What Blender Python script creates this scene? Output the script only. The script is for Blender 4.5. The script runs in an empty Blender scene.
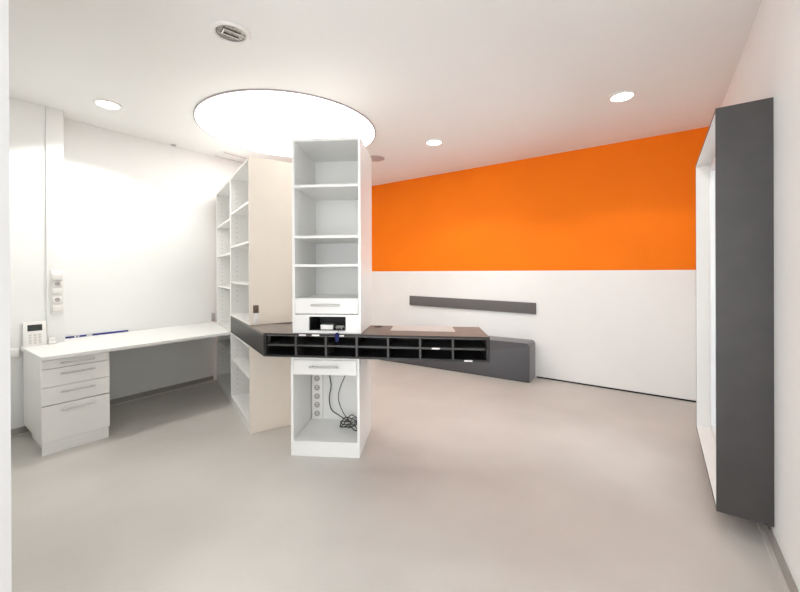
import bpy, bmesh, math, random
from mathutils import Vector, Matrix
S = bpy.context.scene
COL = S.collection
random.seed(3)

# ------------------------------------------------------------ camera
F_PX, CX, CY = 368.57, 398.89, 272.38
YAW, PITCH, ROLL = 0.61376, -0.00145, -0.0037
fw = Vector((-math.sin(YAW), math.cos(YAW), 0)); rt = Vector((math.cos(YAW), math.sin(YAW), 0)); up = Vector((0, 0, 1))
F2 = fw*math.cos(PITCH)+up*math.sin(PITCH); U2 = up*math.cos(PITCH)-fw*math.sin(PITCH)
R3 = rt*math.cos(ROLL)+U2*math.sin(ROLL); U3 = U2*math.cos(ROLL)-rt*math.sin(ROLL)
cam = bpy.data.cameras.new('camera'); cam.sensor_width = 36; cam.sensor_fit = 'HORIZONTAL'
cam.lens = 36*F_PX/800; cam.shift_x = (400-CX)/800; cam.shift_y = -(296-CY)/800; cam.clip_start = 0.02
co = bpy.data.objects.new('camera', cam); COL.objects.link(co)
M = Matrix((R3, U3, -F2)).transposed().to_4x4(); M.translation = Vector((0, 0, 1.35)); co.matrix_world = M
S.camera = co

# ------------------------------------------------------------ light and exposure
S.view_settings.view_transform = 'Standard'; S.view_settings.look = 'None'
S.view_settings.gamma = 1; S.view_settings.use_curve_mapping = False
S.view_settings.exposure = 0.42
WORLD = 3.4; DISC = 4.3; SPOT = 44.0; LAMP = 14.0
w = bpy.data.worlds.new('world'); S.world = w; w.use_nodes = True
bg = w.node_tree.nodes['Background']; bg.inputs[0].default_value = (0.96, 0.98, 1.0, 1); bg.inputs[1].default_value = WORLD
try: S.cycles.max_bounces = 14; S.cycles.diffuse_bounces = 8
except Exception: pass

# ------------------------------------------------------------ materials
def mat(name, col, rough=0.5, metal=0.0, noise=0.0, nscale=40.0, bump=0.0, spec=0.5, coat=0.0):
    m = bpy.data.materials.new(name); m.use_nodes = True
    nt = m.node_tree; b = nt.nodes['Principled BSDF']
    b.inputs['Base Color'].default_value = (*col, 1); b.inputs['Roughness'].default_value = rough
    b.inputs['Metallic'].default_value = metal; b.inputs['Specular IOR Level'].default_value = spec
    b.inputs['Coat Weight'].default_value = coat
    if noise or bump:
        tc = nt.nodes.new('ShaderNodeTexCoord'); n = nt.nodes.new('ShaderNodeTexNoise')
        n.inputs['Scale'].default_value = nscale; n.inputs['Detail'].default_value = 5
        nt.links.new(tc.outputs['Object'], n.inputs['Vector'])
        if noise:
            r = nt.nodes.new('ShaderNodeValToRGB')
            r.color_ramp.elements[0].position = .3; r.color_ramp.elements[1].position = .7
            r.color_ramp.elements[0].color = (*[c*(1-noise) for c in col], 1)
            r.color_ramp.elements[1].color = (*[min(1, c*(1+noise)) for c in col], 1)
            nt.links.new(n.outputs['Fac'], r.inputs['Fac']); nt.links.new(r.outputs['Color'], b.inputs['Base Color'])
        if bump:
            bp = nt.nodes.new('ShaderNodeBump'); bp.inputs['Strength'].default_value = bump; bp.inputs['Distance'].default_value = .002
            nt.links.new(n.outputs['Fac'], bp.inputs['Height']); nt.links.new(bp.outputs['Normal'], b.inputs['Normal'])
    return m
def emis(name, col, s):
    m = bpy.data.materials.new(name); m.use_nodes = True; b = m.node_tree.nodes['Principled BSDF']
    b.inputs['Base Color'].default_value = (*col, 1); b.inputs['Emission Color'].default_value = (*col, 1); b.inputs['Emission Strength'].default_value = s
    return m
M_WALL = mat('wall paint', (.82, .83, .825), .75, noise=.012, nscale=3, bump=.05)
M_CEIL = mat('ceiling paint', (.81, .813, .80), .85, noise=.01, nscale=2)
M_ORANGE = mat('orange paint', (.91, .198, .002), .65, noise=.02, nscale=2, bump=.04, spec=.2)
M_WHITE = mat('white laminate', (.81, .81, .795), .35, noise=.008, nscale=4)
M_BEIGE = mat('pale beige side panel', (.81, .745, .665), .45, noise=.015, nscale=5)  # pale beige for the right side panels of the near bookcase units
M_FRONT = mat('white drawer front', (.82, .815, .80), .3, noise=.008, nscale=5)
M_DARK = mat('charcoal laminate', (.049, .045, .0445), .42, noise=.10, nscale=9)
M_TOP = mat('dark brown counter laminate', (.235, .208, .188), .55, noise=.12, nscale=14, spec=.3)
M_BLACK = mat('black laminate', (.012, .012, .012), .45, noise=.2, nscale=12)
M_EDGE = mat('black grid edging', (.045, .043, .042), .45, noise=.1, nscale=12)
M_FABRIC = mat('grey upholstery', (.062, .060, .067), .44, noise=.10, nscale=160, bump=.25)
M_FABRIC.node_tree.nodes['Principled BSDF'].inputs['Sheen Weight'].default_value = .35
M_PAD = mat('grey felt pad', (.125, .12, .12), .8, noise=.08, nscale=160, bump=.2)
M_GREYBASE = mat('grey aluminium skirting', (.33, .315, .29), .45, noise=.05, nscale=8)
M_COVE = mat('pale skirting cove', (.60, .575, .54), .5, noise=.03, nscale=8)
M_STEEL = mat('brushed steel', (.55, .54, .52), .32, metal=1, noise=.06, nscale=60)
M_STEEL_DARK = mat('steel with painted dark reflection', (.16, .12, .09), .4, metal=.6, noise=.05, nscale=40)  # steel plate, its dark brownish reflection put into the base colour
M_KEY = mat('nickel plated key', (.82, .81, .79), .38, metal=.7, noise=.03, nscale=40)
M_CHROME = mat('bright reflector', (.75, .74, .72), .12, metal=1, noise=.02, nscale=20)
M_GAP_SHADE = mat('painted gap shade', (.01, .01, .01), .9, noise=.1, nscale=10)
M_HOLE = mat('shelf pin hole', (.18, .17, .16), .8, noise=.1, nscale=30)
M_PLASTIC = mat('white plastic', (.80, .79, .77), .35, noise=.01, nscale=10)
M_GREYP = mat('grey plastic', (.42, .38, .39), .5, noise=.04, nscale=10)
M_LCD = mat('dark grey display', (.035, .04, .036), .2, noise=.08, nscale=20)
M_BLUE = mat('dark blue film', (.02, .025, .22), .3, noise=.15, nscale=12)
M_BLUETAG = mat('blue key tag plastic', (.006, .010, .09), .5, noise=.1, nscale=30, spec=.2)
M_PAPER = mat('white paper', (.85, .85, .83), .6, noise=.02, nscale=20)
M_MAT = mat('cream writing mat', (.57, .56, .545), .5, noise=.02, nscale=10)
M_WALL_DIM = mat('dimmed entrance wall', (.56, .555, .55), .7, noise=.01, nscale=3)  # wall colour darkened to offset the strong light from the entrance
M_CABLE = mat('black cable rubber', (.012, .012, .013), .45, noise=.1, nscale=60)
M_FRAME = mat('white window frame', (.82, .83, .84), .35, noise=.01, nscale=10)
M_DISC = emis('luminous ceiling membrane', (1, .98, .945), DISC)
M_LAMP = emis('lit lamp', (1, .97, .90), LAMP)
M_BARREL = mat('barrel reflector', (.30, .29, .27), .25, metal=1, noise=.6, nscale=55)
def floor_mat():
    m = mat('grey beige linoleum', (.47, .43, .39), .42); nt = m.node_tree; b = nt.nodes['Principled BSDF']
    tc = nt.nodes.new('ShaderNodeTexCoord')
    n1 = nt.nodes.new('ShaderNodeTexNoise'); n1.inputs['Scale'].default_value = 1.2; n1.inputs['Detail'].default_value = 3
    n2 = nt.nodes.new('ShaderNodeTexNoise'); n2.inputs['Scale'].default_value = 170; n2.inputs['Detail'].default_value = 3
    mx = nt.nodes.new('ShaderNodeMath'); mx.operation = 'MULTIPLY_ADD'; mx.inputs[1].default_value = .45
    r = nt.nodes.new('ShaderNodeValToRGB'); r.color_ramp.elements[0].position = .4; r.color_ramp.elements[1].position = 1.0
    r.color_ramp.elements[0].color = (.465, .445, .418, 1); r.color_ramp.elements[1].color = (.60, .575, .54, 1)
    for n in (n1, n2): nt.links.new(tc.outputs['Object'], n.inputs['Vector'])
    nt.links.new(n2.outputs['Fac'], mx.inputs[0]); nt.links.new(n1.outputs['Fac'], mx.inputs[2])
    nt.links.new(mx.outputs[0], r.inputs['Fac']); nt.links.new(r.outputs['Color'], b.inputs['Base Color'])
    return m
M_FLOOR = floor_mat()
def glass_mat():
    m = bpy.data.materials.new('window glass'); m.use_nodes = True; nt = m.node_tree; nt.nodes.clear()
    o = nt.nodes.new('ShaderNodeOutputMaterial'); mx = nt.nodes.new('ShaderNodeMixShader'); fr = nt.nodes.new('ShaderNodeFresnel')
    t = nt.nodes.new('ShaderNodeBsdfTransparent'); g = nt.nodes.new('ShaderNodeBsdfGlossy'); g.inputs['Roughness'].default_value = .02
    t.inputs[0].default_value = (.93, .97, .98, 1); fr.inputs[0].default_value = 1.45
    nt.links.new(fr.outputs[0], mx.inputs[0]); nt.links.new(t.outputs[0], mx.inputs[1]); nt.links.new(g.outputs[0], mx.inputs[2]); nt.links.new(mx.outputs[0], o.inputs[0])
    return m
M_GLASS = glass_mat()

# ------------------------------------------------------------ mesh helpers
class MB:
    def __init__(s): s.bm = bmesh.new()
    def _m(s, faces, mi):
        for f in faces: f.material_index = mi
    def box(s, a, b, mi=0, bev=0.0, seg=2):
        x0, y0, z0 = a; x1, y1, z1 = b
        t = bmesh.new(); bmesh.ops.create_cube(t, size=1)
        bmesh.ops.scale(t, vec=(x1-x0, y1-y0, z1-z0), verts=t.verts)
        bmesh.ops.translate(t, vec=((x0+x1)/2, (y0+y1)/2, (z0+z1)/2), verts=t.verts)
        if bev: bmesh.ops.bevel(t, geom=t.edges[:], offset=bev, segments=seg, affect='EDGES', profile=.5)
        s._merge(t, mi); return s
    def _merge(s, t, mi, mx=None):
        if mx is not None: t.transform(mx)
        vm = {}
        for v in t.verts: vm[v] = s.bm.verts.new(v.co)
        for f in t.faces:
            try: nf = s.bm.faces.new([vm[v] for v in f.verts]); nf.material_index = mi
            except ValueError: pass
        t.free()
    def prism(s, poly, z0, z1, mi=0, bev=0):
        t = bmesh.new()
        lo = [t.verts.new((x, y, z0)) for x, y in poly]; hi = [t.verts.new((x, y, z1)) for x, y in poly]
        t.faces.new(lo[::-1]); t.faces.new(hi); n = len(poly)
        for i in range(n): t.faces.new((lo[i], lo[(i+1) % n], hi[(i+1) % n], hi[i]))
        bmesh.ops.recalc_face_normals(t, faces=t.faces[:])
        if bev: bmesh.ops.bevel(t, geom=t.edges[:], offset=bev, segments=1, affect='EDGES')
        s._merge(t, mi); return s
    def cyl(s, p0, p1, r, mi=0, seg=16, r2=None):
        p0, p1 = Vector(p0), Vector(p1); d = p1-p0; t = bmesh.new()
        bmesh.ops.create_cone(t, cap_ends=True, segments=seg, radius1=r, radius2=r if r2 is None else r2, depth=d.length)
        mx = Matrix.Translation((p0+p1)/2) @ d.to_track_quat('Z', 'Y').to_matrix().to_4x4()
        s._merge(t, mi, mx); return s
    def lathe(s, prof, mi=0, seg=48, c=(0, 0, 0), closed=False):
        t = bmesh.new(); rings = []
        for r, z in prof:
            rings.append([t.verts.new((c[0]+r*math.cos(2*math.pi*i/seg), c[1]+r*math.sin(2*math.pi*i/seg), c[2]+z)) for i in range(seg)])
        k = len(rings)
        for j in range(k if closed else k-1):
            A, B = rings[j], rings[(j+1) % k]
            for i in range(seg): t.faces.new((A[i], A[(i+1) % seg], B[(i+1) % seg], B[i]))
        if not closed:
            t.faces.new(rings[0][::-1]); t.faces.new(rings[-1])
        bmesh.ops.recalc_face_normals(t, faces=t.faces[:])
        s._merge(t, mi); return s
    def tube(s, pts, r, mi=0, seg=8):
        pts = [Vector(p) for p in pts]; t = bmesh.new(); rings = []
        for i, p in enumerate(pts):
            d = (pts[min(i+1, len(pts)-1)]-pts[max(i-1, 0)]).normalized()
            a = d.orthogonal().normalized() if i == 0 else (a-d*a.dot(d)).normalized()
            b = d.cross(a)
            rings.append([t.verts.new(p+(a*math.cos(2*math.pi*k/seg)+b*math.sin(2*math.pi*k/seg))*r) for k in range(seg)])
        for A, B in zip(rings, rings[1:]):
            for k in range(seg): t.faces.new((A[k], A[(k+1) % seg], B[(k+1) % seg], B[k]))
        t.faces.new(rings[0][::-1]); t.faces.new(rings[-1])
        bmesh.ops.recalc_face_normals(t, faces=t.faces[:])
        s._merge(t, mi); return s
    def xform(s, mx): s.bm.transform(mx); return s
    def build(s, name, mats, parent=None, smooth=40):
        me = bpy.data.meshes.new(name); s.bm.to_mesh(me); s.bm.free()
        for m in (mats if isinstance(mats, (list, tuple)) else [mats]): me.materials.append(m)
        for p in me.polygons: p.use_smooth = True
        me.set_sharp_from_angle(angle=math.radians(smooth))
        o = bpy.data.objects.new(name, me); COL.objects.link(o)
        if parent: o.parent = parent
        return o
def spline(pts, n=10):
    P = [Vector(p) for p in pts]; P = [P[0]*2-P[1]]+P+[P[-1]*2-P[-2]]; out = []
    for i in range(1, len(P)-2):
        for k in range(n):
            t = k/n; a, b, c, d = P[i-1:i+3]
            out.append(.5*((2*b)+(c-a)*t+(2*a-5*b+4*c-d)*t*t+(3*b-3*c+d-a)*t**3))
    return out+[P[-2]]
def tag(o, label, cat, group=None):
    o['label'] = label; o['category'] = cat
    if group: o['group'] = group
    return o
def thing(name, label, cat, loc=(0, 0, 0), rz=0, group=None):
    o = bpy.data.objects.new(name, None); o.empty_display_size = .1; COL.objects.link(o)
    o.location = loc; o.rotation_euler = (0, 0, rz); return tag(o, label, cat, group)
def struct(name, mb, m):
    o = mb.build(name, m); o['kind'] = 'structure'; return o

# ------------------------------------------------------------ the room
XL, XL2, XR, YB, ZC, ZO = -4.551, -4.368, 0.4574, 4.839, 2.802, 1.359
YE, XE, YF = -1.3, -1.6, 0.2344           # entrance opening, entrance wall, inside of the front wall
TY0, TY1 = 0.856, 0.972; ch0 = ch1 = TY1   # pilaster strip at the step of the left wall
struct('floor', MB().box((-4.9, YE, -.1), (XR+.3, YB+.2, 0)), M_FLOOR)
struct('ceiling', MB().box((-4.9, YE, ZC), (XR+.3, YB+.2, ZC+.12)), M_CEIL)
b = MB().box((-4.9, YB, 0), (XR+.3, YB+.15, ZO), 0).box((-4.9, YB, ZO), (XR+.3, YB+.15, ZC), 1)
struct('wall_back', b, [M_WALL, M_ORANGE])
b = MB().prism([(-4.9, YF-.2), (XL2, YF-.2), (XL2, ch0), (XL, ch1), (XL, YB), (-4.9, YB)], 0, ZC)
struct('wall_left', b, M_WALL)
struct('wall_front', MB().box((-4.9, 0.0, 0), (XE-.201, YF, ZC)), M_WALL)
struct('wall_entrance', MB().box((XE-.2, YE, 0), (XE, YF-.001, ZC)), M_WALL_DIM)
# right wall with the window opening
wy0, wy1, wz0, wz1 = 2.5315, 3.737, .1265, 2.1665
b = MB().box((XR, YE, 0), (XR+.25, wy0, ZC)).box((XR, wy1, 0), (XR+.25, YB, ZC)).box((XR, wy0, 0), (XR+.25, wy1, wz0)).box((XR, wy0, wz1), (XR+.25, wy1, ZC))
struct('wall_right', b, M_WALL)
def baseboard(name, p0, p1, nx, ny):
    b = MB(); d = (Vector(p1)-Vector(p0)); L = d.length; a = math.atan2(d.y, d.x)
    b.box((0, 0, .012), (L, .012, .062), 0).prism([(0, .001), (L, .001), (L, .03), (0, .03)], 0, .012, 1)
    s = 1 if (-math.sin(a)*nx+math.cos(a)*ny) > 0 else -1
    b.xform(Matrix.Translation((p0[0], p0[1], 0.0005)) @ Matrix.Rotation(a, 4, 'Z') @ Matrix.Scale(s, 4, (0, 1, 0)))
    bmesh.ops.recalc_face_normals(b.bm, faces=b.bm.faces[:])
    o = b.build(name, [M_GREYBASE, M_COVE]); o['kind'] = 'structure'
baseboard('baseboard_right', (XR-.001, YE), (XR-.001, YB-.05), -1, 0)
baseboard('baseboard_left', (XL+.001, ch1+.01), (XL+.001, 2.42), 1, 0)
baseboard('baseboard_corner', (XL2+.001, YF+.002), (XL2+.001, TY0-.002), 1, 0)
struct('trim_2', MB().box((XL2+.0005, TY0, 0), (XL2+.014, TY1, ZC-.001), 0, .002), M_WALL)
struct('gap_shade_1', MB().box((-1.27, YB-.006, .001), (XR-.04, YB-.0005, .016)), M_GAP_SHADE)  # black strip standing in for the shade of the gap under the back wall

# window in the right wall
wf = MB(); fx0, fx1, fw_ = .325, .385, .045
a0, a1, c0, c1 = wy0+.004, wy1-.004, wz0+.004, wz1-.004
wf.box((fx0, a0, c0), (fx1, a0+fw_, c1), 0, .003).box((fx0, a1-fw_, c0), (fx1, a1, c1), 0, .003)
wf.box((fx0, a0+fw_, c0), (fx1, a1-fw_, c0+fw_), 0, .003).box((fx0, a0+fw_, c1-fw_), (fx1, a1-fw_, c1), 0, .003)
win = struct('window_1', wf, M_FRAME)
MB().box((.352, a0+fw_-.006, c0+fw_-.006), (.358, a1-fw_+.006, c1-fw_+.006)).build('pane', M_GLASS, win)

# deep dark surround of the window
XB, Y1, Y2, Z0, Z1 = .2433, 2.507, 3.761, .103, 2.190
t = thing('window_surround', 'tall charcoal box surround with white lining projecting from the right wall around a window', 'window surround', (XR-.0005, (Y1+Y2)/2, Z0))
def loc(p): return (p[0]-XR, p[1]-(Y1+Y2)/2, p[2]-Z0)
tk = .016
MB().box(loc((XB, Y1, Z0)), loc((XR, Y1+tk, Z1))).build('end_panel', M_DARK, t)
MB().box(loc((XB, Y2-tk, Z0)), loc((XR, Y2, Z1))).build('end_panel', M_DARK, t)
MB().box(loc((XB, Y1+tk, Z1-tk)), loc((XR, Y2-tk, Z1))).build('top_panel', M_DARK, t)
MB().box(loc((XB, Y1+tk, Z0)), loc((XR, Y2-tk, Z0+tk))).build('bottom_panel', M_DARK, t)
l = MB(); q = .0065; xi = XB+.001
l.box(loc((xi, Y1+tk, Z0+tk)), loc((XR-.002, Y1+tk+q, Z1-tk))).box(loc((xi, Y2-tk-q, Z0+tk)), loc((XR-.002, Y2-tk, Z1-tk)))
l.box(loc((xi, Y1+tk, Z1-tk-q)), loc((XR-.002, Y2-tk, Z1-tk))).box(loc((xi, Y1+tk, Z0+tk)), loc((XR-.002, Y2-tk, Z0+tk+q)))
l.build('lining', M_WHITE, t)['label'] = 'white inner lining of the dark surround'

# ------------------------------------------------------------ ceiling fittings
DX, DY, DR = -3.085, 2.458, .873
t = thing('ceiling_light', 'large round glowing light panel flush in the ceiling above the shelves', 'ceiling light', (DX, DY, ZC))
MB().lathe([(DR-.012, -.012), (DR, -.012), (DR, -.0005), (DR-.012, -.0005)], 0, 96, closed=True).build('rim', M_GREYP, t)
MB().lathe([(.001, -.007), (DR-.013, -.007), (DR-.013, -.001), (.001, -.001)], 0, 96).build('diffuser', M_DISC, t)
def downlight(x, y, label, lit, r=.1, power=1.0):
    t = thing('downlight', label, 'downlight', (x, y, ZC), 0, 'recessed round downlights')
    MB().lathe([(r*.76, -.002), (r*.80, -.012), (r*.92, -.012), (r, -.003), (r, -.0005), (r*.76, -.0005)], 0, 48, closed=True).build('trim_ring', M_PLASTIC, t)
    if lit:
        MB().lathe([(.001, -.006), (r*.755, -.006), (r*.755, -.001), (.001, -.001)]).build('lamp', M_LAMP, t)
        d = bpy.data.lights.new('downlight_beam', 'SPOT'); d.energy = SPOT*power; d.spot_size = math.radians(128); d.spot_blend = .25; d.shadow_soft_size = .05; d.color = (1, .97, .93)
        o = bpy.data.objects.new('downlight_beam', d); COL.objects.link(o); o.parent = t; o.location = (0, 0, -.02)
    else:
        MB().lathe([(.001, -.0015), (r*.755, -.0015), (r*.755, -.0008), (.001, -.0008)]).build('reflector', M_BARREL, t)
        g = MB()
        for k in (-1, 1): g.cyl((-.05, .024*k, -.006), (.05, .024*k, -.006), .0045, 0, 10)
        g.cyl((-.045, -.024, -.006), (-.045, .024, -.006), .0045, 0, 10)
        g.xform(Matrix.Rotation(math.radians(75), 4, 'Z')); g.build('lamp', M_CHROME, t)
    return t
downlight(-2.116, 1.245, 'unlit recessed downlight with silver lamp, nearest one on the ceiling', False, .112)
downlight(-3.864, 1.154, 'lit recessed downlight near the left wall above the desk', True)
downlight(-.245, 3.57, 'lit recessed downlight nearest the dark window surround', True, power=.55)
downlight(-2.051, 3.603, 'lit recessed downlight above the middle of the orange wall', True, power=.55)
t = thing('speaker', 'flat round grey ceiling disc half hidden behind the tall white shelf unit', 'ceiling speaker', (-2.955, 3.685, ZC))
MB().lathe([(.001, -.012), (.10, -.012), (.115, -.006), (.115, -.0005), (.001, -.0005)]).build('cover', M_GREYP, t)
tag(MB().lathe([(.001, -.014), (.02, -.013), (.028, -.006), (.028, -.0005), (.001, -.0005)], c=(-4.50, 1.953, ZC)).build('ceiling_sensor', M_GREYP), 'tiny round sensor on the ceiling by the left wall', 'sensor')
t = thing('ceiling_vent', 'slotted white air vent in the ceiling above the far bookcase', 'vent', (-4.385, 2.83, ZC))
f = MB().box((-.15, -.44, -.006), (-.12, .44, -.0005)).box((.12, -.44, -.006), (.15, .44, -.0005)).box((-.12, -.44, -.006), (.12, -.41, -.0005)).box((-.12, .41, -.006), (.12, .44, -.0005))
f.build('frame', M_PLASTIC, t)
MB().box((-.12, -.41, -.002), (.12, .41, -.0006)).build('slot_backing', M_GREYP, t)
for x in (-.06, 0.0, .06):
    MB().box((x-.022, -.41, -.007), (x+.022, .41, -.0021), 0, .002).build('blade', M_PLASTIC, t)

# ------------------------------------------------------------ furniture helpers
def handle(parent, x, z, L, y=0, mt=None):
    h = MB(); h.cyl((x-L/2, y-.028, z), (x+L/2, y-.028, z), .0065, 0, 12)
    for s in (-1, 1): h.cyl((x+s*(L/2-.02), y-.028, z), (x+s*(L/2-.02), y, z), .0045, 0, 10)
    return h.build('handle', mt or M_STEEL, parent)
def drawer(parent, x0, x1, z0, z1, hl, hz=None, y0=0.0, dep=.3):
    d = MB().box((x0, y0, z0), (x1, y0+.018, z1), 0, .0015, 1).build('drawer', M_FRONT, parent)
    handle(d, (x0+x1)/2, hz if hz else (z0+z1)/2, hl, y0)
    return d
def holes(mb, x, y, zs, nx, mi=1):
    for z in zs: mb.cyl((x, y, z), (x+nx*.0006, y, z), .0038, mi, 8)
def frange(a, b, s):
    out = []
    while a < b: out.append(a); a += s
    return out
T = .019
def carcass(t, x0, x1, z0, z1, dep, shelves, plinth=0.0, top=True, bottom=True, pin=True, bi=0.0, left=True, right=True, right_m=None, back_m=None):
    for k, (xa, nx) in enumerate(((x0, 1), (x1-T, -1))):
        m = MB().box((xa, 0, z0), (xa+T, dep, z1), 0, .001, 1)
        if pin:
            for yy in (.06, dep-.07): holes(m, xa+T if nx > 0 else xa, yy, frange(z0+.15, z1-.1, .05), nx)
        m.build('side_panel', [right_m if (right_m and nx < 0) else M_WHITE, M_HOLE], t)
    MB().box((x0+T, dep-.008-bi, z0), (x1-T, dep-bi, z1)).build('back_panel', back_m or M_WHITE, t)
    if top: MB().box((x0+T, 0, z1-T), (x1-T, dep-.008-bi, z1)).build('top_panel', M_WHITE, t)
    if bottom: MB().box((x0+T, 0, z0+plinth), (x1-T, dep-.008-bi, z0+plinth+T)).build('bottom_panel', M_WHITE, t)
    if plinth: MB().box((x0+T, .002, z0), (x1-T, .02, z0+plinth)).build('plinth', M_WHITE, t)
    for z in shelves: MB().box((x0+T, .006, z-T), (x1-T, dep-.008-bi, z)).build('shelf', M_WHITE, t)

CT, CB = .908, .740                     # counter top and underside
# ------------------------------------------------------------ bookcases on the left
KA = math.atan2(-.3535, .9354); K = Vector((-2.785, 1.791)); DEP = .40
u = Vector((math.cos(KA), math.sin(KA))); v = Vector((-u.y, u.x))
def kp(x, y): p = K+u*x+v*y; return (p.x, p.y)
WN, WF = .861, 1.808
t = thing('bookcase', 'tall white open bookcase at the end of the desk, farthest of the shelf units', 'bookcase', (*kp(0, 0), 0), KA)
carcass(t, -WF, -WN-.001, 0, 2.316, DEP, [1.915, 1.555, 1.195, .735, .50], plinth=.07)
t = thing('base_bookcase', 'low white open shelf unit under the oblique end of the black counter', 'bookcase', (*kp(0, 0), 0), KA)
carcass(t, -WN, 0, 0, CB-.001, DEP, [.47], plinth=.07, right_m=M_BEIGE)
t = thing('upper_bookcase', 'white open shelf unit standing on the counter with a plain pale beige side', 'bookcase', (*kp(0, 0), CT+.001), KA)
carcass(t, -WN, 0, 0, 2.316-CT, DEP, [1.955-CT, 1.617-CT, 1.258-CT], plinth=0, right_m=M_BEIGE)
sp = MB().box((.0003, .028, .10), (.010, .072, .165), 0, .003).build('socket_plate', M_STEEL_DARK, t); sp['label'] = 'steel socket plate on the side of the upper bookcase'
MB().box((.0003, .032, 0), (.008, .068, .098), 0, .002).build('cable_cover', M_PLASTIC, t)

# ------------------------------------------------------------ counter
A = Vector((-2.345, 1.622)); B = Vector((-.928, 2.374)); C = Vector((-1.171, 2.768))
ca = math.atan2(B.y-A.y, B.x-A.x); e = Vector((math.cos(ca), math.sin(ca))); n = Vector((-e.y, e.x)); LEN = (B-A).length
def cl(p): d = Vector(p)-A; return (d.dot(e), d.dot(n))
tt = 0
side = Vector(kp(0, 0))
# where the back edge meets the bookcase side
def isect(p, d, q, g):
    det = d.x*(-g.y)+d.y*g.x; r = q-p
    s = (r.x*(-g.y)+r.y*g.x)/det
    return p+d*s
H = isect(C, -e, side, v)
poly = [cl(A), cl(B), cl(C), cl(H), cl(kp(0, DEP)), cl(kp(-WN, DEP)), cl(kp(-WN, 0))]
t = thing('counter', 'long black pigeonhole counter with brown top running through both shelf units', 'counter', (A.x, A.y, CB), ca)
HH = CT-CB
inset = [(.0, .0), (LEN, .0)]+poly[2:]
MB().prism(inset, HH-.016, HH).build('counter_top', M_TOP, t)
MB().prism(inset, 0, .014).build('bottom_board', M_BLACK, t)
Lx, Ly = poly[-1]
dl = Vector((Lx, Ly)).normalized(); pl = Vector((dl.y, -dl.x))
if pl.x < 0: pl = -pl
LL = math.hypot(Lx, Ly)
MB().prism([(0, 0), (pl.x*.016+dl.x*.0, pl.y*.016), (Lx+pl.x*.016, Ly+pl.y*.016), (Lx, Ly)], .014, HH-.016).build('oblique_panel', M_DARK, t)
ex, ey = cl(C)
MB().prism([(LEN, 0), (ex, ey), (ex-.018, ey), (LEN-.018, 0)], .014, HH-.016).build('end_panel', M_DARK, t)
hx, hy = cl(H)
MB().prism([(hx+.02, hy-.016), (ex-.02, ey-.016), (ex-.02, ey), (hx+.02, hy)], .014, HH-.016).build('rear_panel', M_DARK, t)
MB().box((.26, .285, .014), (LEN-.2, .295, HH-.016)).build('cubby_back', M_BLACK, t)
# front frame and grid of two rows of seven cubbies
f = MB().box((-.001, -.004, 0), (LEN, .012, .012)).box((-.001, -.004, HH-.012), (LEN, .012, HH)).box((-.001, -.004, .012), (.020, .012, HH-.012)).box((LEN-.022, -.004, .012), (LEN, .012, HH-.012))
f.build('front_frame', M_BLACK, t)
x0, x1 = .020, LEN-.022; N = 7
for k in range(1, N):
    x = x0+(x1-x0)*k/N
    MB().box((x-.007, -.003, .0142), (x+.007, .28, HH-.0162)).build('divider', M_EDGE, t)
for k in range(N):
    xa = x0+(x1-x0)*k/N+.0072; xb = x0+(x1-x0)*(k+1)/N-.0072
    MB().box((xa, -.002, HH*.5-.005), (xb, .28, HH*.5+.007)).build('cubby_shelf', M_EDGE, t)
pts = [cl((-1.633, 2.284)), cl((-1.324, 2.70)), cl((-1.169, 2.421))]
def ctop(p): d = cl(p); return d
MB().prism([cl((-1.652, 2.229)), cl((-1.217, 2.443)), cl((-1.362, 2.673)), cl((-1.78, 2.454))], HH, HH+.003).build('writing_mat', M_MAT, t)['label'] = 'cream writing mat set in the brown counter top'
gx, gy = cl((-1.852, 2.335))
MB().lathe([(.001, 0), (.034, 0), (.034, .004), (.028, .006), (.001, .006)], c=(gx, gy, HH)).build('cable_grommet', M_BLACK, t)
def cw(x, y, z): p = A+e*x+n*y; return (p.x, p.y, CB+z)
def label(x, z, L, txt, h=.011):
    o = MB().box((-L/2, -.0012, -h/2), (L/2, 0, h/2)).build('label_strip', M_PAPER)
    o.location = cw(x, -.0045, z); o.rotation_euler = (0, 0, ca); tag(o, txt, 'label', 'label strips on the counter')
# positions along the front from the left end
label(.294, HH-.008, .05, 'small white label strip on the counter edge, leftmost of three under the tall shelf unit')
label(.392, HH-.007, .055, 'small white label strip on the counter edge left of the blue key tag')
label(.582, HH-.008, .035, 'small white label strip on the counter edge right of the blue key tag')
label(1.243, HH*.5+.001, .055, 'white label strip on the middle shelf of the counter pigeonholes')
label(1.462, .006, .055, 'white label strip on the bottom edge of the counter near its right end', .010)

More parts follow.
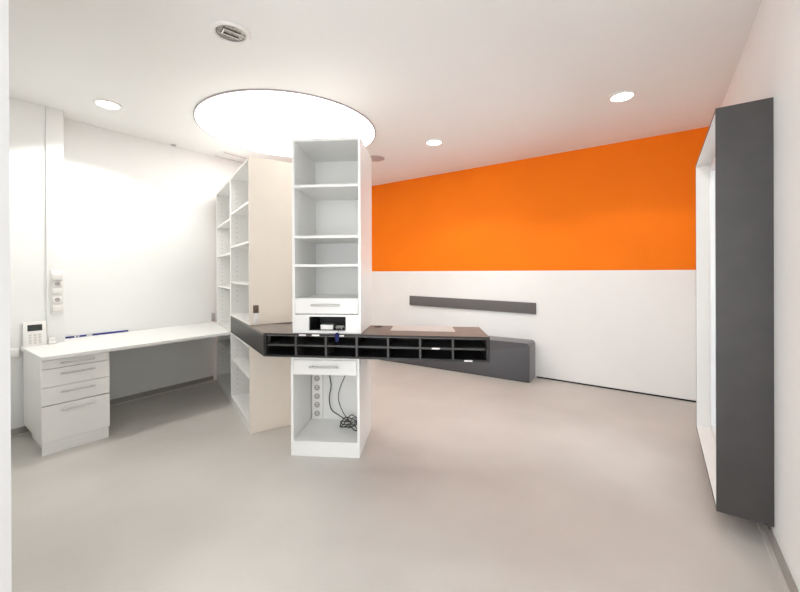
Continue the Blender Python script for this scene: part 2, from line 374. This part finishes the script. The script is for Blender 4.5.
# ------------------------------------------------------------ tower: lower cabinet and upper shelf unit
TA = math.radians(30.3); W = .513; TD = .54
t = thing('base_cabinet', 'low white open cabinet with one drawer and sockets under the black counter', 'cabinet', (-2.215, 1.757, 0), TA)
TH = CB-.001
BI = .11; carcass(t, 0, W, 0, TH, TD, [], plinth=.091, pin=False, bi=BI)
MB().box((T, 0, .709), (W-T, .018, TH-T)).build('top_rail', M_WHITE, t)
drawer(t, T+.002, W-T-.002, .600, .707, .22, .660, y0=-.002)
MB().box((T, .02, .592), (W-T, TD-.01-BI, .599)).build('drawer_bottom', M_WHITE, t)
s = MB().box((T+.006, TD-.03-BI, .112), (T+.100, TD-.0085-BI, .591), 0, .003).build('socket_strip', M_PLASTIC, t); s['label'] = 'upright strip of five white power sockets'
for z in (.160, .233, .305, .377, .455):
    c = MB(); cx = T+.053
    c.lathe([(.014, 0), (.024, 0), (.024, .003), (.014, .001)], 0, 24, closed=True)
    c.xform(Matrix.Rotation(math.radians(90), 4, 'X'))
    for dx, dz in ((-.009, .003), (.009, .003), (0, -.008)): c.cyl((dx, .001, dz), (dx, -.0035, dz), .0042, 1, 8)
    c.xform(Matrix.Translation((cx, TD-.0302-BI, z))); c.build('socket', [M_GREYP, M_BLACK], s)
UA = TA; UO = Vector((-2.171, 1.739))
t = thing('upper_shelf_unit', 'tall narrow white shelf unit with small drawer standing on the black counter', 'shelf unit', (UO.x, UO.y, CT+.001), UA)
UH = 2.313-CT; uw = .503; ud = .505
carcass(t, 0, uw, 0, UH, ud, [1.982-CT, 1.614-CT, 1.407-CT, 1.160-CT], pin=False, bottom=True)
drawer(t, T+.002, uw-T-.002, 1.049-CT, 1.153-CT, .21, 1.112-CT, y0=-.002)
ox0, ox1, oz0, oz1 = .122, .392, .010, 1.028-CT
f = MB().box((T, .001, 0), (ox0, .017, 1.0435-CT)).box((ox1, .001, 0), (uw-T, .017, 1.0435-CT)).box((ox0, .001, 0), (ox1, .017, oz0)).box((ox0, .001, oz1), (ox1, .017, 1.0435-CT))
f.build('front_panel', M_FRONT, t)
g = MB().box((ox0, .018, oz0+.012), (ox0+.004, .25, oz1)).box((ox1-.004, .018, oz0+.012), (ox1, .25, oz1)).box((ox0, .018, oz1), (ox1, .25, oz1+.004)).box((ox0, .018, T+.0005), (ox1, .25, T+.003)).box((ox0, .25, T), (ox1, .254, oz1))
g.build('niche', M_BLACK, t)['label'] = 'black lined niche in the front of the shelf unit'
uu = Vector((math.cos(UA), math.sin(UA))); uv = Vector((-uu.y, uu.x))
def up_(x, y, z): p = UO+uu*x+uv*y; return (p.x, p.y, CT+.001+z)
# things in and in front of the niche
o = MB().box((-.045, 0, 0), (.045, .06, .030), 0, .003).box((-.047, -.001, .024), (.047, .062, .034), 0, .002).build('card_box', M_PAPER)
o.location = up_(.245, .03, T+.0035); o.rotation_euler = (0, 0, UA+.06); tag(o, 'small white card box lying in the black niche', 'box')
t = thing('key_ring', 'bunch of keys with a blue tag hanging from the black niche', 'keys', up_(.345, .012, T+.0035), UA)
for kx, ky, an in ((-.024, .022, 42), (-.009, .016, 15), (.009, .010, -14), (.025, .020, -44)):
    q = MB(); q.lathe([(.004, -.0012), (.013, -.0012), (.013, .0012), (.004, .0012)], 0, 20, closed=True)
    q.box((-.004, .011, -.001), (.004, .040, .001), 0, .0004)
    q.xform(Matrix.Translation((kx, ky, .021)) @ Matrix.Rotation(math.radians(an), 4, 'Z') @ Matrix.Rotation(math.radians(-62), 4, 'X'))
    q.build('key', M_KEY, t)
r = MB().tube(spline([(0, .012, .017), (0, -.018, .010), (0, -.038, 0), (0, -.057, -.012)], 6), .0016); r.build('cord', M_CABLE, t)
tg = MB().prism([(.017*math.cos(i*math.pi/12), .017*math.sin(i*math.pi/12)) for i in range(13)]+[(.012*math.cos(math.pi+i*math.pi/12), -.036+.012*math.sin(math.pi+i*math.pi/12)) for i in range(13)], -.002, .002, 0)
tg.xform(Matrix.Translation((-.004, -.060, -.026)) @ Matrix.Rotation(math.radians(93), 4, 'X')); tg.build('tag', M_BLUETAG, t)
# black cables in the base cabinet
tu = Vector((math.cos(TA), math.sin(TA))); tv = Vector((-tu.y, tu.x))
def tp(x, y, z): p = Vector((-2.215, 1.757))+tu*x+tv*y; return Vector((p.x, p.y, z))
def coil(cx, cy, z, r, n, sx, ph):
    return [(cx+math.cos(ph+i*.7)*r*sx*(1+.18*math.sin(i*1.3)), cy+math.sin(ph+i*.7)*r*(1+.12*math.cos(i*2.1)), z+.012*(i % 5)+.010*math.sin(i)) for i in range(n)]
Z_ = .095+T+.008
p1 = [(.165, .395, .588), (.178, .395, .50), (.195, .39, .40), (.182, .38, .30), (.205, .365, .21), (.27, .36, .165), (.34, .30, .155)]+coil(.40, .22, Z_+.016, .078, 26, .95, 1.9)
p2 = [(.325, .395, .588), (.315, .39, .49), (.275, .38, .39), (.26, .38, .29), (.30, .37, .19), (.355, .32, .15)]+coil(.425, .22, Z_+.010, .05, 18, .8, 2.2)
tag(MB().tube(spline([tp(*p) for p in p1], 6), .0042).build('power_cable', M_CABLE), 'black cable hanging beside the socket strip and coiled on the cabinet floor, left one', 'cable', 'cables in the base cabinet')
tag(MB().tube(spline([tp(*p) for p in p2], 6), .0032).build('power_cable', M_CABLE), 'thinner black cable hanging in the base cabinet, right one nearer the open side', 'cable', 'cables in the base cabinet')

# ------------------------------------------------------------ desk
fl = kp(-WN-.02, -.002); fr = kp(-WF, -.002)
poly = [(XL2+.001, .694), (-3.677, .694), (-3.640, 0), fl, fr, (XL+.001, fr[1]+.01), (XL+.001, ch1+.003), (XL2+.020, ch1+.003), (XL2+.020, TY0-.002), (XL2+.001, TY0-.002)]
poly[2] = (fl[0]-.012, fl[1]-.03)
tag(MB().prism(poly, .708, .735, 0, .0015).build('desk_top', M_WHITE), 'long white desk top along the left wall from drawer unit to bookcase', 'desk')
t = thing('drawer_unit', 'white four drawer pedestal carrying the near end of the desk', 'drawer unit', (-3.708, .697, 0), math.radians(89))
dw, dd = .412, .640
b = MB().box((0, 0.019, .09), (T, dd, .7075), 0, .001, 1).box((dw-T, .019, .09), (dw, dd, .7075), 0, .001, 1).box((T, dd-.01, .09), (dw-T, dd, .7075)).box((T, .03, .09), (dw-T, dd-.01, .108)).box((T, .019, .695), (dw-T, dd-.01, .7075))
b.build('body', M_WHITE, t)
MB().box((.004, .004, 0), (dw-.008, .02, .087)).box((.03, .02, 0), (.048, dd-.12, .088)).box((dw-.048, .02, 0), (dw-.03, dd-.12, .088)).build('plinth', M_WHITE, t)
for z0, z1 in ((.637, .700), (.500, .634), (.366, .497), (.089, .360)):
    h = z1-z0
    drawer(t, .001, dw-.001, z0, z1, .205, z1-min(.042, h*.45), y0=0)
# telephone on the desk by the wall
t = thing('telephone', 'white desk telephone with dark display at the wall end of the desk', 'telephone', (-4.325, .705, .7355), math.radians(86))
b = MB().box((0, 0, 0), (.145, .020, .205), 0, .004); b.xform(Matrix.Rotation(math.radians(-9), 4, 'X')); b.build('body', M_PLASTIC, t)
b = MB().box((.027, -.0015, .125), (.118, .001, .178), 0, .001); b.xform(Matrix.Rotation(math.radians(-9), 4, 'X')); b.build('display', M_LCD, t)
for i in range(3):
    for j in range(4):
        b = MB().box((.034+.030*i, -.003, .018+.022*j), (.052+.030*i, .001, .031+.022*j), 0, .0015); b.xform(Matrix.Rotation(math.radians(-9), 4, 'X')); b.build('key', M_COVE, t)
MB().box((.150, -.03, 0), (.205, .03, .020), 0, .006).box((.155, .0, .012), (.200, .026, .055), 0, .008).build('handset', M_PLASTIC, t)
# blue strip at the wall
o = MB().box((0, 0, 0), (.008, .50, .017), 0, .001).build('plastic_strip', M_BLUE)
o.location = (XL+.002, 1.022, .7355); tag(o, 'thin dark blue strip lying along the wall on the desk', 'strip')
for y0, y1 in ((.062, .078), (.088, .10), (.155, .20)):
    MB().box((.0081, y0, .003), (.0088, y1, .016)).build('white_mark', M_PAPER, o)
# switch panel on the chamfered wall
t = thing('switch_panel', 'upright white panel of switches and sockets on the wall above the telephone', 'switch panel', (XL2+.0145, .922, .992), math.radians(90))
MB().box((-.042, -.012, 0), (.042, 0, .385), 0, .003).build('back_plate', M_PLASTIC, t)
for k_, (z, kind) in enumerate(((.02, 0), (.095, 1), (.17, 0), (.235, 1), (.30, 2))):
    b = MB().box((-.034, -.020 if kind < 2 else -.040, z), (.034, -.0122, z+.055), 0, .004)
    if kind == 1: b.cyl((0, -.0195, z+.028), (0, -.0205, z+.028), .018, 1, 20)
    b.build('switch' if kind == 0 else 'socket', [M_PLASTIC, M_GREYP], t)
tag(MB().box((XL2+.0005, .625, .655), (XL2+.028, .685, .725), 0, .006).build('wall_socket', M_PLASTIC), 'small white wall socket left of the desk end below its edge', 'socket')
tag(MB().box((XL+.0005, 2.405, .745), (XL+.02, 2.437, .845), 0, .003).build('cable_outlet', M_GREYP), 'small grey cable outlet on the wall beside the far bookcase', 'outlet')

# ------------------------------------------------------------ bench and back pad at the orange wall
bw, bd, bh, br = 2.25, .296, .475, .045
t = thing('bench', 'dark grey upholstered block bench against the white wall below the orange paint', 'bench', (-1.275, 4.537, 0), math.radians(2.2))
prof = [(0, .008)]+[(-br+br*math.cos(i*math.pi/16), bh-br+br*math.sin(i*math.pi/16)) for i in range(9)]+[(-bw+br-br*math.sin(i*math.pi/16), bh-br+br*math.cos(i*math.pi/16)) for i in range(9)]+[(-bw, .008)]
b = MB().prism(prof, -bd, 0, 0)
b.xform(Matrix.Rotation(math.radians(90), 4, 'X'))
fr_ = [e_ for e_ in b.bm.edges if all(abs(v_.co.y) < 1e-5 for v_ in e_.verts) and max(v_.co.z for v_ in e_.verts) > .1]
bmesh.ops.bevel(b.bm, geom=fr_, offset=.014, segments=3, affect='EDGES', profile=.5)
b.build('cushion', M_FABRIC, t, 50)
MB().box((-bw+.01, .01, .0005), (-.008, bd-.01, .009)).build('base', M_BLACK, t)
b = MB().box((-.957, 0, -.072), (.957, .03, .072), 0, .004); b.xform(Matrix.Rotation(math.radians(.8), 4, 'Y'))
o = b.build('backrest_pad', M_PAD); o.location = (-2.232, YB-.031, .890); tag(o, 'long narrow grey backrest pad on the white wall above the bench', 'backrest pad')
